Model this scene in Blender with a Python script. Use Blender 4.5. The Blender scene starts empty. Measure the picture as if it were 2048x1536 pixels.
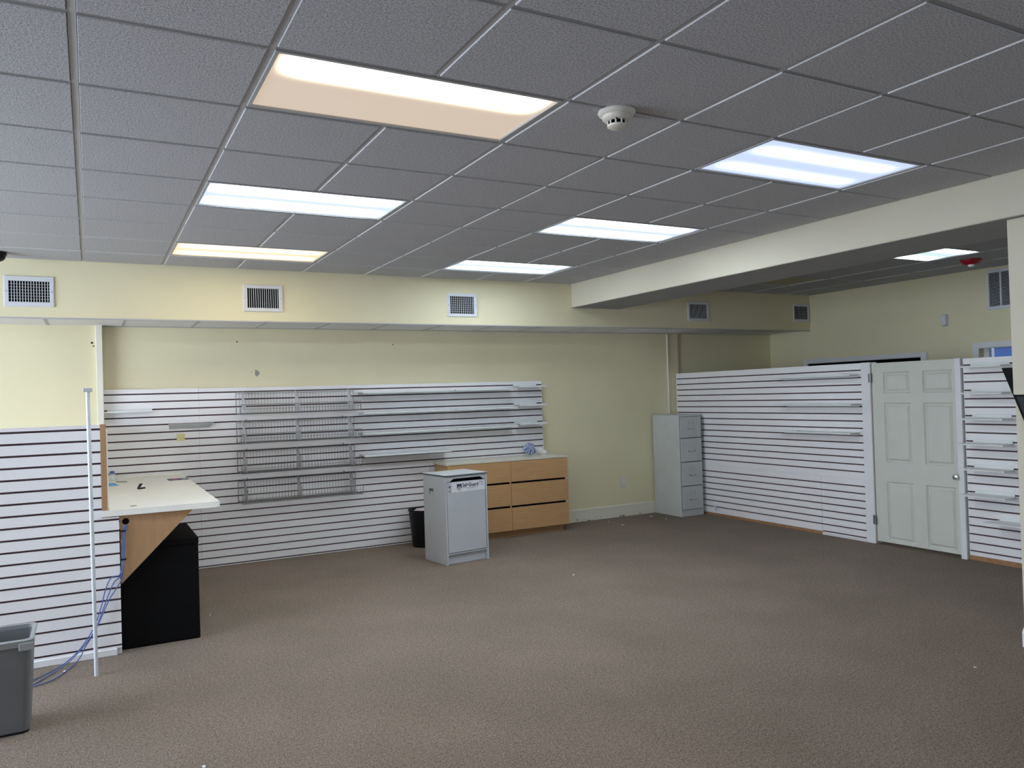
import bpy, bmesh, math, random
from mathutils import Vector, Matrix, noise as mnoise
random.seed(4)
SC = bpy.context.scene
COL = SC.collection
PI = math.pi

# ------------------------------------------------------------------ camera
cam_d = bpy.data.cameras.new('camera')
cam = bpy.data.objects.new('camera', cam_d)
COL.objects.link(cam)
RIGHT = Vector((0.8801484, -0.4737239, -0.0304054))
DOWN = Vector((-0.0204844, 0.0260898, -0.9994497))
FWD = Vector((0.4742565, 0.8802869, 0.0132590))
m = Matrix.Identity(4)
for i in range(3):
    m[i][0] = RIGHT[i]; m[i][1] = -DOWN[i]; m[i][2] = -FWD[i]
m[0][3], m[1][3], m[2][3] = -0.5886, -2.7891, 1.6226
cam.matrix_world = m
cam_d.sensor_width = 36.0
cam_d.lens = 36.0 * 1567.2 / 2048.0
cam_d.clip_start = 0.05
SC.camera = cam

# ------------------------------------------------------------------ view, world, window daylight
SC.view_settings.view_transform = 'Standard'
SC.view_settings.look = 'None'
SC.view_settings.gamma = 1.0
SC.view_settings.use_curve_mapping = False
SC.view_settings.exposure = 0.12
W = bpy.data.worlds.new('world'); SC.world = W; W.use_nodes = True
bg = W.node_tree.nodes['Background']
bg.inputs[0].default_value = (0.62, 0.76, 1.0, 1); bg.inputs[1].default_value = 1.0

H = 2.8615          # ceiling
U = 0.6096          # ceiling module
YW = 5.5137         # back wall
YS = 4.7776         # soffit face
ZS = 2.377          # soffit underside
XB0, XB1, ZB = 4.2952, 4.96, 2.597   # beam
XP = 6.394          # partition face
XR = 8.2            # far right wall
XL = -5.0           # left (shop window) wall
YF = -6.0           # front (shop window) wall

def area(name, loc, rot, sx, sy, watts, col):
    d = bpy.data.lights.new(name, 'AREA'); d.shape = 'RECTANGLE'; d.size = sx; d.size_y = sy
    d.energy = watts; d.color = col
    o = bpy.data.objects.new(name, d); o.location = loc; o.rotation_euler = rot; COL.objects.link(o)
    return o
# daylight entering through the shop windows (left wall and street front)
area('window_daylight_left', (XL - 0.06, 2.2, 1.55), (0, -PI/2, 0), 2.2, 3.8, 300, (0.74, 0.84, 1.0))
area('window_daylight_front', (0.6, YF - 0.06, 1.55), (PI/2, 0, 0), 6.4, 2.2, 10, (0.96, 0.97, 1.0))

# ------------------------------------------------------------------ materials
def new_mat(name):
    mt = bpy.data.materials.new(name); mt.use_nodes = True
    nt = mt.node_tree; return mt, nt, nt.nodes, nt.links, nt.nodes['Principled BSDF']
def coords(N, L, scale=(1, 1, 1)):
    tc = N.new('ShaderNodeTexCoord'); mp = N.new('ShaderNodeMapping')
    mp.inputs['Scale'].default_value = scale
    L.new(tc.outputs['Object'], mp.inputs['Vector']); return mp.outputs['Vector']
def noise_node(N, L, vec, scale, detail=3, rough=0.55):
    n = N.new('ShaderNodeTexNoise'); n.inputs['Scale'].default_value = scale
    n.inputs['Detail'].default_value = detail; n.inputs['Roughness'].default_value = rough
    L.new(vec, n.inputs['Vector']); return n
def ramp(N, L, src, stops):
    r = N.new('ShaderNodeValToRGB')
    els = r.color_ramp.elements
    while len(els) < len(stops): els.new(0.5)
    for e, (p, c) in zip(els, stops):
        e.position = p; e.color = (c[0], c[1], c[2], 1)
    L.new(src, r.inputs[0]); return r
def bump(N, L, bsdf, src, strength, dist):
    b = N.new('ShaderNodeBump'); b.inputs['Strength'].default_value = strength
    b.inputs['Distance'].default_value = dist
    L.new(src, b.inputs['Height']); L.new(b.outputs[0], bsdf.inputs['Normal'])
def plain(name, col, rough=0.5, metal=0.0, vary=0.05, scale=6.0, bmp=0.0, bscale=120, spec=0.5):
    mt, nt, N, L, B = new_mat(name)
    v = coords(N, L)
    n = noise_node(N, L, v, scale)
    lo = tuple(c * (1 - vary) for c in col); hi = tuple(min(1, c * (1 + vary)) for c in col)
    r = ramp(N, L, n.outputs[0], [(0.3, lo), (0.7, hi)])
    L.new(r.outputs[0], B.inputs['Base Color'])
    B.inputs['Roughness'].default_value = rough; B.inputs['Metallic'].default_value = metal
    B.inputs['Specular IOR Level'].default_value = spec
    if bmp:
        n2 = noise_node(N, L, v, bscale, 2); bump(N, L, B, n2.outputs[0], bmp, 0.002)
    return mt
def wood(name, lo, hi, scale, rough=0.45):
    mt, nt, N, L, B = new_mat(name)
    v = coords(N, L, scale)
    n = noise_node(N, L, v, 5.0, 6, 0.65)
    r = ramp(N, L, n.outputs[0], [(0.25, lo), (0.75, hi)])
    L.new(r.outputs[0], B.inputs['Base Color']); B.inputs['Roughness'].default_value = rough
    return mt
M = {}
M['cream'] = plain('cream_wall_paint', (0.80, 0.737, 0.505), 0.75, vary=0.03, scale=1.2, bmp=0.15, bscale=90, spec=0.2)
M['cream_trim'] = plain('cream_trim_paint', (0.84, 0.81, 0.69), 0.55, vary=0.03, spec=0.3)
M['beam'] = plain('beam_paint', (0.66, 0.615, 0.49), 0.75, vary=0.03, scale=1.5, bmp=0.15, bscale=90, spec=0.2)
M['white'] = plain('white_paint', (0.82, 0.82, 0.83), 0.45, vary=0.02)
M['slat'] = plain('white_melamine', (0.87, 0.85, 0.855), 0.42, vary=0.025, scale=3)
M['slat_blue'] = M['slat']
M['groove'] = plain('maroon_groove', (0.050, 0.015, 0.021), 0.5, vary=0.1)
M['raw'] = plain('raw_board_edge', (0.36, 0.19, 0.09), 0.7, vary=0.15, scale=20)
M['tiltshelf'] = plain('grey_tilted_shelf', (0.56, 0.57, 0.565), 0.4)  # greyer than the other shelves
M['tedge'] = plain('daylit_tile_edge', (0.86, 0.86, 0.87), 0.7)  # whiter than the tile face: daylight catching the edges put into the colour
M['under'] = plain('beam_underside_grey', (0.30, 0.295, 0.285), 0.85, vary=0.03)  # even grey, darker than the sides of the beam
M['shelf'] = plain('white_shelf_enamel', (0.80, 0.82, 0.81), 0.35, vary=0.02)
M['door'] = plain('door_paint', (0.66, 0.67, 0.60), 0.5, vary=0.02)
M['black'] = plain('black_enamel', (0.0035, 0.0035, 0.004), 0.6, vary=0.2, spec=0.12)
M['blackplastic'] = plain('black_plastic', (0.007, 0.007, 0.009), 0.5, vary=0.2, spec=0.3)
M['dark'] = plain('dark_void', (0.004, 0.004, 0.005), 0.9, spec=0.05)
M['steel'] = plain('satin_steel', (0.55, 0.56, 0.55), 0.3, 1.0)
M['hinge'] = plain('dull_hinge_steel', (0.30, 0.31, 0.30), 0.35, 0.8)
M['chrome'] = plain('dull_chrome_wire', (0.22, 0.22, 0.21), 0.35, 0.7)
M['alu'] = plain('painted_tube', (0.72, 0.76, 0.80), 0.35, 0.1)
M['filegrey'] = plain('grey_steel_paint', (0.55, 0.57, 0.555), 0.42, vary=0.03)
M['filelight'] = plain('grey_steel_base', (0.56, 0.58, 0.57), 0.5, vary=0.03)
M['shred'] = plain('grey_laminate', (0.54, 0.56, 0.59), 0.4, vary=0.02)
M['shredtop'] = plain('pale_grey_laminate', (0.70, 0.73, 0.74), 0.35, vary=0.02)
M['shrededge'] = plain('dark_grey_edging', (0.10, 0.12, 0.13), 0.5)
M['counter'] = plain('cream_laminate', (0.90, 0.875, 0.80), 0.35, vary=0.02)
M['chesttop'] = plain('chest_top_laminate', (0.72, 0.69, 0.57), 0.3, vary=0.03)
M['maple'] = wood('maple_veneer', (0.50, 0.285, 0.125), (0.60, 0.36, 0.165), (1.0, 8, 12))
M['mapledark'] = wood('maple_plinth', (0.40, 0.22, 0.09), (0.47, 0.27, 0.12), (1.0, 8, 12))
M['gusset'] = wood('gusset_panel', (0.38, 0.215, 0.105), (0.46, 0.27, 0.135), (6, 6, 1.0), 0.55)
M['woodedge'] = wood('wood_edge', (0.36, 0.19, 0.09), (0.44, 0.25, 0.12), (8, 8, 1.0), 0.5)
M['plasticgrey'] = plain('grey_bin_plastic', (0.18, 0.19, 0.20), 0.5, vary=0.05, spec=0.3)
M['plasticrim'] = plain('grey_bin_rim', (0.36, 0.375, 0.385), 0.4, vary=0.04, spec=0.4)
M['vent'] = plain('vent_enamel', (0.70, 0.71, 0.74), 0.4, vary=0.02)
M['louver'] = plain('vent_louver', (0.30, 0.29, 0.29), 0.45)
M['detector'] = plain('detector_plastic', (0.74, 0.72, 0.65), 0.4, vary=0.02)
M['red'] = plain('red_plastic', (0.35, 0.008, 0.02), 0.35)
M['cable'] = plain('blue_cable', (0.085, 0.145, 0.36), 0.45)
M['note'] = plain('yellow_paper', (0.72, 0.68, 0.33), 0.8)
M['paper'] = plain('white_paper', (0.85, 0.85, 0.84), 0.8)
M['label'] = plain('label_paper', (0.80, 0.82, 0.85), 0.5)
M['ink'] = plain('navy_ink', (0.012, 0.014, 0.05), 0.6)
M['inkgrey'] = plain('grey_ink', (0.14, 0.17, 0.20), 0.6)
M['pale'] = plain('pale_print', (0.66, 0.69, 0.72), 0.6)
M['bluepaper'] = plain('blue_paper', (0.17, 0.42, 0.75), 0.6)
M['cardblue'] = plain('navy_card', (0.03, 0.045, 0.16), 0.5)
M['cardred'] = plain('red_print', (0.55, 0.08, 0.08), 0.5)
M['stain'] = plain('grey_filler', (0.36, 0.345, 0.30), 0.85, vary=0.1, scale=30)
M['scrap'] = plain('crumpled_liner', (0.72, 0.62, 0.62), 0.6)
M['tile_edge'] = plain('tee_enamel', (0.47, 0.47, 0.475), 0.55, vary=0.02)
M['cross'] = plain('shaded_cross_tee', (0.27, 0.27, 0.275), 0.7, vary=0.03)  # darker than the main runners: shading of the cross tees put into the colour
M['tan'] = plain('tan_strip', (0.50, 0.40, 0.30), 0.7)
M['unlit'] = plain('unlit_diffuser', (0.40, 0.37, 0.25), 0.5)

def mat_tile():
    mt, nt, N, L, B = new_mat('mineral_fibre_tile')
    v = coords(N, L)
    n1 = noise_node(N, L, v, 190, 2, 0.6)
    n2 = noise_node(N, L, v, 110, 3, 0.6)
    mx = N.new('ShaderNodeMath'); mx.operation = 'ADD'
    L.new(n1.outputs[0], mx.inputs[0]); L.new(n2.outputs[0], mx.inputs[1])
    r = ramp(N, L, mx.outputs[0], [(0.82, (0.29, 0.29, 0.308)), (1.0, (0.495, 0.495, 0.515)), (1.18, (0.65, 0.65, 0.67))])
    ml = N.new('ShaderNodeMath'); ml.operation = 'MULTIPLY'; ml.inputs[1].default_value = 0.5
    L.new(mx.outputs[0], ml.inputs[0]); L.new(ml.outputs[0], r.inputs[0])
    for e, p in zip(r.color_ramp.elements, (0.38, 0.5, 0.62)): e.position = p
    L.new(r.outputs[0], B.inputs['Base Color']); B.inputs['Roughness'].default_value = 0.95
    B.inputs['Specular IOR Level'].default_value = 0.1
    bump(N, L, B, n1.outputs[0], 0.6, 0.003)
    return mt
M['tile'] = mat_tile()

def mat_carpet():
    mt, nt, N, L, B = new_mat('brown_loop_carpet')
    v = coords(N, L)
    n1 = noise_node(N, L, v, 120, 2, 0.75)
    n2 = noise_node(N, L, v, 1.1, 4, 0.55)
    n3 = noise_node(N, L, v, 45, 3, 0.6)
    r1 = ramp(N, L, n1.outputs[0], [(0.30, (0.130, 0.100, 0.078)), (0.5, (0.255, 0.206, 0.165)), (0.70, (0.415, 0.348, 0.288))])
    r2 = ramp(N, L, n2.outputs[0], [(0.3, (0.86, 0.86, 0.84)), (0.7, (1.06, 1.04, 1.04))])
    r3 = ramp(N, L, n3.outputs[0], [(0.3, (0.82, 0.82, 0.82)), (0.7, (1.12, 1.12, 1.12))])
    mx = N.new('ShaderNodeMix'); mx.data_type = 'RGBA'; mx.blend_type = 'MULTIPLY'; mx.inputs[0].default_value = 1
    L.new(r1.outputs[0], mx.inputs[6]); L.new(r2.outputs[0], mx.inputs[7])
    mx2 = N.new('ShaderNodeMix'); mx2.data_type = 'RGBA'; mx2.blend_type = 'MULTIPLY'; mx2.inputs[0].default_value = 1
    L.new(mx.outputs[2], mx2.inputs[6]); L.new(r3.outputs[0], mx2.inputs[7])
    L.new(mx2.outputs[2], B.inputs['Base Color'])
    B.inputs['Roughness'].default_value = 1.0; B.inputs['Specular IOR Level'].default_value = 0.05
    bump(N, L, B, n1.outputs[0], 0.8, 0.006)
    return mt
M['carpet'] = mat_carpet()
M['tile_smooth'] = plain('smooth_white_tile', (0.80, 0.80, 0.82), 0.8, vary=0.03, scale=40, bmp=0.2, bscale=150)

def mat_baseboard():
    mt, nt, N, L, B = new_mat('scuffed_baseboard')
    v = coords(N, L, (1, 1, 2.2))
    n = noise_node(N, L, v, 9, 6, 0.75)
    tc = N.new('ShaderNodeTexCoord'); sp = N.new('ShaderNodeSeparateXYZ'); L.new(tc.outputs['Object'], sp.inputs[0])
    mr = N.new('ShaderNodeMapRange'); mr.inputs[1].default_value = 0.02; mr.inputs[2].default_value = 0.12
    mr.inputs[3].default_value = 0.0; mr.inputs[4].default_value = 0.22
    L.new(sp.outputs[2], mr.inputs[0])
    ad = N.new('ShaderNodeMath'); ad.operation = 'SUBTRACT'
    L.new(n.outputs[0], ad.inputs[0]); L.new(mr.outputs[0], ad.inputs[1])
    r = ramp(N, L, ad.outputs[0], [(0.56, (0.78, 0.755, 0.62)), (0.62, (0.20, 0.12, 0.09))])
    L.new(r.outputs[0], B.inputs['Base Color']); B.inputs['Roughness'].default_value = 0.6
    return mt
M['base'] = mat_baseboard()

def mat_diffuser(name, base, streaks, half_x, core):
    """lit prismatic lens: pale base glow plus the brighter lines where the tubes sit; streaks = [(y, width, strength)]"""
    mt, nt, N, L, B = new_mat(name)
    tc = N.new('ShaderNodeTexCoord'); sp = N.new('ShaderNodeSeparateXYZ'); L.new(tc.outputs['Object'], sp.inputs[0])
    ab = N.new('ShaderNodeMath'); ab.operation = 'ABSOLUTE'; L.new(sp.outputs[0], ab.inputs[0])
    fx = N.new('ShaderNodeMapRange'); fx.interpolation_type = 'SMOOTHSTEP'
    fx.inputs[1].default_value = half_x; fx.inputs[2].default_value = half_x * 0.72
    fx.inputs[3].default_value = 0.0; fx.inputs[4].default_value = 1.0
    L.new(ab.outputs[0], fx.inputs[0])
    tot = None
    for (y0, w, s) in streaks:
        d = N.new('ShaderNodeMath'); d.operation = 'SUBTRACT'; L.new(sp.outputs[1], d.inputs[0]); d.inputs[1].default_value = y0
        a = N.new('ShaderNodeMath'); a.operation = 'ABSOLUTE'; L.new(d.outputs[0], a.inputs[0])
        g = N.new('ShaderNodeMapRange'); g.interpolation_type = 'SMOOTHSTEP'
        g.inputs[1].default_value = w; g.inputs[2].default_value = 0.0
        g.inputs[3].default_value = 0.0; g.inputs[4].default_value = s
        g.inputs[4].default_value = 1.0
        L.new(a.outputs[0], g.inputs[0])
        pw = N.new('ShaderNodeMath'); pw.operation = 'POWER'; L.new(g.outputs[0], pw.inputs[0]); pw.inputs[1].default_value = 2.6
        g = N.new('ShaderNodeMath'); g.operation = 'MULTIPLY'; L.new(pw.outputs[0], g.inputs[0]); g.inputs[1].default_value = s
        if tot is None: tot = g.outputs[0]
        else:
            p = N.new('ShaderNodeMath'); p.operation = 'ADD'; L.new(tot, p.inputs[0]); L.new(g.outputs[0], p.inputs[1]); tot = p.outputs[0]
    ml = N.new('ShaderNodeMath'); ml.operation = 'MULTIPLY'; L.new(tot, ml.inputs[0]); L.new(fx.outputs[0], ml.inputs[1])
    sc = N.new('ShaderNodeVectorMath'); sc.operation = 'SCALE'; sc.inputs[0].default_value = core
    L.new(ml.outputs[0], sc.inputs['Scale'])
    ad = N.new('ShaderNodeVectorMath'); ad.operation = 'ADD'; ad.inputs[1].default_value = base
    L.new(sc.outputs[0], ad.inputs[0])
    B.inputs['Base Color'].default_value = (0.25, 0.25, 0.25, 1); B.inputs['Roughness'].default_value = 0.5
    L.new(ad.outputs[0], B.inputs['Emission Color']); B.inputs['Emission Strength'].default_value = 1.0
    return mt
COOL = (0.80, 0.905, 1.0); WARM = (1.0, 0.86, 0.62)
M['lamp_cool'] = mat_diffuser('cool_diffuser', (0.60, 0.70, 0.88), [(-0.15, 0.15, 20.0), (0.15, 0.15, 20.0)], 0.585, COOL)
M['lamp_cool_strong'] = mat_diffuser('cool_diffuser_strong', (0.60, 0.70, 0.88), [(-0.15, 0.15, 46.0), (0.15, 0.15, 46.0)], 0.585, COOL)
M['lamp_cool_dim'] = mat_diffuser('cool_diffuser_soft', (0.52, 0.62, 0.86), [(-0.12, 0.15, 1.4), (0.16, 0.15, 1.1)], 0.585, COOL)
M['lamp_warm_one'] = mat_diffuser('warm_diffuser_one_tube', (0.53, 0.425, 0.325), [(-0.20, 0.21, 20.0)], 0.585, WARM)
M['lamp_unseen'] = mat_diffuser('unseen_light_diffuser', (0.5, 0.52, 0.55), [(-0.13, 0.15, 1.6), (0.15, 0.15, 1.6)], 0.585, (1.0, 0.97, 0.92))
M['lamp_warm'] = mat_diffuser('warm_diffuser', (0.80, 0.64, 0.38), [(-0.13, 0.15, 10.0), (0.15, 0.15, 10.0)], 0.585, WARM)
M['lamp_small'] = mat_diffuser('small_cool_diffuser', (0.62, 0.80, 0.85), [(-0.23, 0.22, 14), (0.23, 0.22, 14)], 0.40, COOL)

def mat_clear():
    mt, nt, N, L, B = new_mat('frosted_divider')
    B.inputs['Base Color'].default_value = (0.66, 0.68, 0.70, 1); B.inputs['Roughness'].default_value = 0.25
    t = N.new('ShaderNodeBsdfTransparent'); x = N.new('ShaderNodeMixShader'); x.inputs[0].default_value = 0.62
    L.new(t.outputs[0], x.inputs[1]); L.new(B.outputs[0], x.inputs[2])
    L.new(x.outputs[0], N['Material Output'].inputs[0]); return mt
M['divider'] = mat_clear()
def mat_bottle():
    mt, nt, N, L, B = new_mat('clear_plastic')
    B.inputs['Base Color'].default_value = (0.85, 0.9, 0.95, 1); B.inputs['Roughness'].default_value = 0.1
    t = N.new('ShaderNodeBsdfTransparent'); x = N.new('ShaderNodeMixShader'); x.inputs[0].default_value = 0.45
    L.new(t.outputs[0], x.inputs[1]); L.new(B.outputs[0], x.inputs[2])
    L.new(x.outputs[0], N['Material Output'].inputs[0]); return mt
M['clear'] = mat_bottle()
def mat_blind():
    mt, nt, N, L, B = new_mat('daylight_tinted_blind')  # blue of the daylight behind the slats is put into their colour
    B.inputs['Base Color'].default_value = (0.50, 0.66, 0.95, 1)
    t = N.new('ShaderNodeBsdfTranslucent'); t.inputs[0].default_value = (0.58, 0.72, 0.97, 1)
    x = N.new('ShaderNodeMixShader'); x.inputs[0].default_value = 0.75
    L.new(B.outputs[0], x.inputs[1]); L.new(t.outputs[0], x.inputs[2])
    L.new(x.outputs[0], N['Material Output'].inputs[0]); return mt
M['blind'] = mat_blind()
def mat_cloth():
    mt, nt, N, L, B = new_mat('striped_cloth')
    v = coords(N, L)
    w = N.new('ShaderNodeTexWave'); w.inputs['Scale'].default_value = 14; w.inputs['Distortion'].default_value = 9
    w.inputs['Detail'].default_value = 2; L.new(v, w.inputs['Vector'])
    r = ramp(N, L, w.outputs['Fac'], [(0.25, (0.13, 0.17, 0.34)), (0.6, (0.27, 0.34, 0.55)), (0.98, (0.62, 0.67, 0.78))])
    L.new(r.outputs[0], B.inputs['Base Color']); B.inputs['Roughness'].default_value = 0.9; return mt
M['cloth'] = mat_cloth()

# ------------------------------------------------------------------ mesh helper
class MB:
    def __init__(self): self.v = []; self.f = []
    def add(self, vs, fs):
        o = len(self.v); self.v += [tuple(p) for p in vs]; self.f += [tuple(i + o for i in f) for f in fs]; return self
    def box(self, x0, x1, y0, y1, z0, z1, bev=0.0, seg=1):
        if x0 > x1: x0, x1 = x1, x0
        if y0 > y1: y0, y1 = y1, y0
        if z0 > z1: z0, z1 = z1, z0
        vs = [(x0,y0,z0),(x1,y0,z0),(x1,y1,z0),(x0,y1,z0),(x0,y0,z1),(x1,y0,z1),(x1,y1,z1),(x0,y1,z1)]
        fs = [(0,3,2,1),(4,5,6,7),(0,1,5,4),(1,2,6,5),(2,3,7,6),(3,0,4,7)]
        if not bev: return self.add(vs, fs)
        bm = bmesh.new(); bv = [bm.verts.new(p) for p in vs]
        for f in fs: bm.faces.new([bv[i] for i in f])
        bmesh.ops.bevel(bm, geom=bm.edges[:], offset=bev, segments=seg, profile=0.5, affect='EDGES')
        return self.addbm(bm)
    def addbm(self, bm):
        bm.verts.index_update()
        self.add([v.co[:] for v in bm.verts], [[v.index for v in f.verts] for f in bm.faces]); bm.free(); return self
    def prism(self, pts, axis, a, b):
        """polygon pts in the plane across axis ('x': (y,z), 'y': (x,z), 'z': (x,y)) from a to b"""
        def p3(p, t): return {'x': (t, p[0], p[1]), 'y': (p[0], t, p[1]), 'z': (p[0], p[1], t)}[axis]
        n = len(pts); vs = [p3(p, a) for p in pts] + [p3(p, b) for p in pts]
        bm = bmesh.new(); bv = [bm.verts.new(p) for p in vs]
        bm.faces.new(bv[:n]); bm.faces.new(bv[n:][::-1])
        for i in range(n):
            j = (i + 1) % n; bm.faces.new((bv[i], bv[j], bv[n + j], bv[n + i]))
        bmesh.ops.recalc_face_normals(bm, faces=bm.faces[:]); return self.addbm(bm)
    def tube(self, pts, r, n=8, cap=True, radii=None):
        pts = [Vector(p) for p in pts]; rings = []
        d0 = (pts[1] - pts[0]).normalized()
        up = Vector((0, 0, 1)) if abs(d0.z) < 0.9 else Vector((1, 0, 0))
        u = d0.cross(up).normalized()
        for i, p in enumerate(pts):
            if i == 0: d = pts[1] - pts[0]
            elif i == len(pts) - 1: d = pts[-1] - pts[-2]
            else: d = (pts[i + 1] - p).normalized() + (p - pts[i - 1]).normalized()
            d.normalize(); u = (u - d * u.dot(d)).normalized(); w = d.cross(u)
            rr = radii[i] if radii else r
            rings.append([p + (u * math.cos(2*PI*k/n + PI/n) + w * math.sin(2*PI*k/n + PI/n)) * rr for k in range(n)])
        vs = [q for R_ in rings for q in R_]; fs = []
        for i in range(len(pts) - 1):
            for k in range(n):
                a = i*n + k; b = i*n + (k + 1) % n; fs.append((a, b, b + n, a + n))
        if cap: fs.append(tuple(range(n))[::-1]); fs.append(tuple((len(pts) - 1)*n + k for k in range(n)))
        return self.add(vs, fs)
    def lathe(self, prof, n=24, c=(0, 0, 0)):
        vs = []; fs = []
        for (r, z) in prof:
            for k in range(n):
                a = 2*PI*k/n; vs.append((c[0] + r*math.cos(a), c[1] + r*math.sin(a), c[2] + z))
        for i in range(len(prof) - 1):
            for k in range(n):
                a = i*n + k; b = i*n + (k + 1) % n; fs.append((a, b, b + n, a + n))
        if prof[0][0] > 1e-6: fs.append(tuple(range(n))[::-1])
        if prof[-1][0] > 1e-6: fs.append(tuple((len(prof) - 1)*n + k for k in range(n)))
        return self.add(vs, fs)
    def loft(self, rings, cap0=True, cap1=True):
        n = len(rings[0]); vs = [p for R_ in rings for p in R_]; fs = []
        for i in range(len(rings) - 1):
            for k in range(n):
                a = i*n + k; b = i*n + (k + 1) % n; fs.append((a, b, b + n, a + n))
        if cap0: fs.append(tuple(range(n))[::-1])
        if cap1: fs.append(tuple((len(rings) - 1)*n + k for k in range(n)))
        return self.add(vs, fs)
    def mesh(self, name, mat, smooth=False):
        me = bpy.data.meshes.new(name); me.from_pydata(self.v, [], self.f); me.update()
        bm = bmesh.new(); bm.from_mesh(me); bmesh.ops.recalc_face_normals(bm, faces=bm.faces[:]); bm.to_mesh(me); bm.free()
        me.materials.append(mat)
        if smooth:
            for p in me.polygons: p.use_smooth = True
            try: me.set_sharp_from_angle(angle=math.radians(40))
            except Exception: pass
        return me
    def build(self, name, mat, parent=None, loc=None, smooth=False):
        return link(name, self.mesh(name, mat, smooth), parent, loc)
def link(name, me, parent=None, loc=None):
    o = bpy.data.objects.new(name, me); COL.objects.link(o)
    if parent is not None: o.parent = parent
    if loc is not None: o.location = loc
    return o
def tag(o, label=None, cat=None, group=None, kind=None):
    if label: o['label'] = label
    if cat: o['category'] = cat
    if group: o['group'] = group
    if kind: o['kind'] = kind
    return o
def thing(name, label, cat, loc=(0, 0, 0), rz=0.0, group=None):
    o = bpy.data.objects.new(name, None); o.empty_display_size = 0.1
    COL.objects.link(o); o.location = loc; o.rotation_euler = (0, 0, rz)
    return tag(o, label, cat, group)
def copy_tree(o, parent=None):
    c = o.copy(); COL.objects.link(c)
    if parent is not None: c.parent = parent
    for ch in list(o.children): copy_tree(ch, c)
    return c
def struct(name, mb, mat, smooth=False):
    return tag(mb.build(name, mat, smooth=smooth), kind='structure')
def rrect(x0, x1, y0, y1, r, z, n=5):
    out = []
    for (cx, cy, a0) in ((x1 - r, y1 - r, 0), (x0 + r, y1 - r, PI/2), (x0 + r, y0 + r, PI), (x1 - r, y0 + r, 1.5*PI)):
        for i in range(n + 1):
            a = a0 + PI/2*i/n; out.append((cx + r*math.cos(a), cy + r*math.sin(a), z))
    return out

# ------------------------------------------------------------------ room shell
struct('floor', MB().box(XL - 0.3, XR + 0.3, YF - 0.3, YW + 0.3, -0.12, 0), M['carpet'])
wall_back = struct('wall_back', MB().box(XL - 0.2, XR + 0.2, YW, YW + 0.2, 0, H + 0.25), M['cream'])
# left stretch of the back wall stands a little forward of the rest
wl = struct('wall_back_left', MB().box(XL, -0.533, YW - 0.07, YW, 0, ZS + 0.02), M['cream'])
# left wall with the shop window openings
mb = MB()
mb.box(XL - 0.2, XL, YF - 0.2, YW, 0, 0.45).box(XL - 0.2, XL, YF - 0.2, YW, 2.65, H + 0.25)
mb.box(XL - 0.2, XL, YF - 0.2, 0.25, 0.45, 2.65).box(XL - 0.2, XL, 4.15, YW, 0.45, 2.65)
for y in (1.55, 2.85): mb.box(XL - 0.16, XL - 0.10, y - 0.03, y + 0.03, 0.45, 2.65)
struct('wall_left', mb, M['cream'])
mb = MB()
mb.box(XL - 0.2, XR + 0.2, YF - 0.2, YF, 0, 0.45).box(XL - 0.2, XR + 0.2, YF - 0.2, YF, 2.65, H + 0.25)
mb.box(XL - 0.2, -2.6, YF - 0.2, YF, 0.45, 2.65).box(3.8, XR + 0.2, YF - 0.2, YF, 0.45, 2.65)
for x in (-0.47, 1.67): mb.box(x - 0.03, x + 0.03, YF - 0.16, YF - 0.10, 0.45, 2.65)
struct('wall_front', mb, M['cream'])
# far right wall with a dark doorway and a window whose blinds are tinted daylight blue
DY0, DY1, DZ = 3.13, 4.85, 1.922
WY0, WY1, WZ0, WZ1 = 1.45, 2.462, 0.95, 1.985
mb = MB(); x0, x1 = XR, XR + 0.2
mb.box(x0, x1, YF - 0.2, WY0, 0, H + 0.25).box(x0, x1, WY0, WY1, 0, WZ0).box(x0, x1, WY0, WY1, WZ1, H + 0.25)
mb.box(x0, x1, WY1, DY0, 0, H + 0.25).box(x0, x1, DY0, DY1, DZ, H + 0.25).box(x0, x1, DY1, YW + 0.2, 0, H + 0.25)
struct('wall_right', mb, M['cream'])
d2 = tag(bpy.data.objects.new('door_2', None), kind='structure'); COL.objects.link(d2); d2.location = (XR, (DY0 + DY1)/2, 0)
hw = (DY1 - DY0)/2
mb = MB().box(-0.025, 0.0, -hw - 0.055, -hw + 0.02, 0, DZ + 0.062, 0.006).box(-0.025, 0.0, hw - 0.02, hw + 0.055, 0, DZ + 0.062, 0.006)
mb.box(-0.028, 0.0, -hw + 0.02, hw - 0.02, DZ - 0.004, DZ + 0.060, 0.006)
mb.build('casing', M['white'], d2)
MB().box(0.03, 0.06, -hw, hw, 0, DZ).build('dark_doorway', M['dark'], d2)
w1 = tag(bpy.data.objects.new('window_1', None), kind='structure'); COL.objects.link(w1); w1.location = (XR, (WY0 + WY1)/2, WZ0)
hw = (WY1 - WY0)/2; wh = WZ1 - WZ0
mb = MB().box(-0.025, 0, -hw - 0.06, -hw + 0.01, -0.06, wh + 0.06, 0.006).box(-0.025, 0, hw - 0.01, hw + 0.06, -0.06, wh + 0.06, 0.006)
mb.box(-0.027, 0, -hw + 0.01, hw - 0.01, wh - 0.01, wh + 0.06, 0.006).box(-0.027, 0, -hw + 0.01, hw - 0.01, -0.06, 0.01, 0.006)
mb.build('casing', M['white'], w1)
MB().box(0.05, 0.10, hw - 0.085, hw - 0.03, 0, wh).box(0.05, 0.10, -hw + 0.01, -hw + 0.06, 0, wh).build('sash', M['white'], w1)
MB().box(0.155, 0.16, -hw, hw, 0, wh).build('pane', M['clear'], w1)
bl = MB().box(-0.0125, 0.0125, -hw + 0.07, hw - 0.10, -0.0010, 0.0010).mesh('blind_slat', M['blind'])
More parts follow.
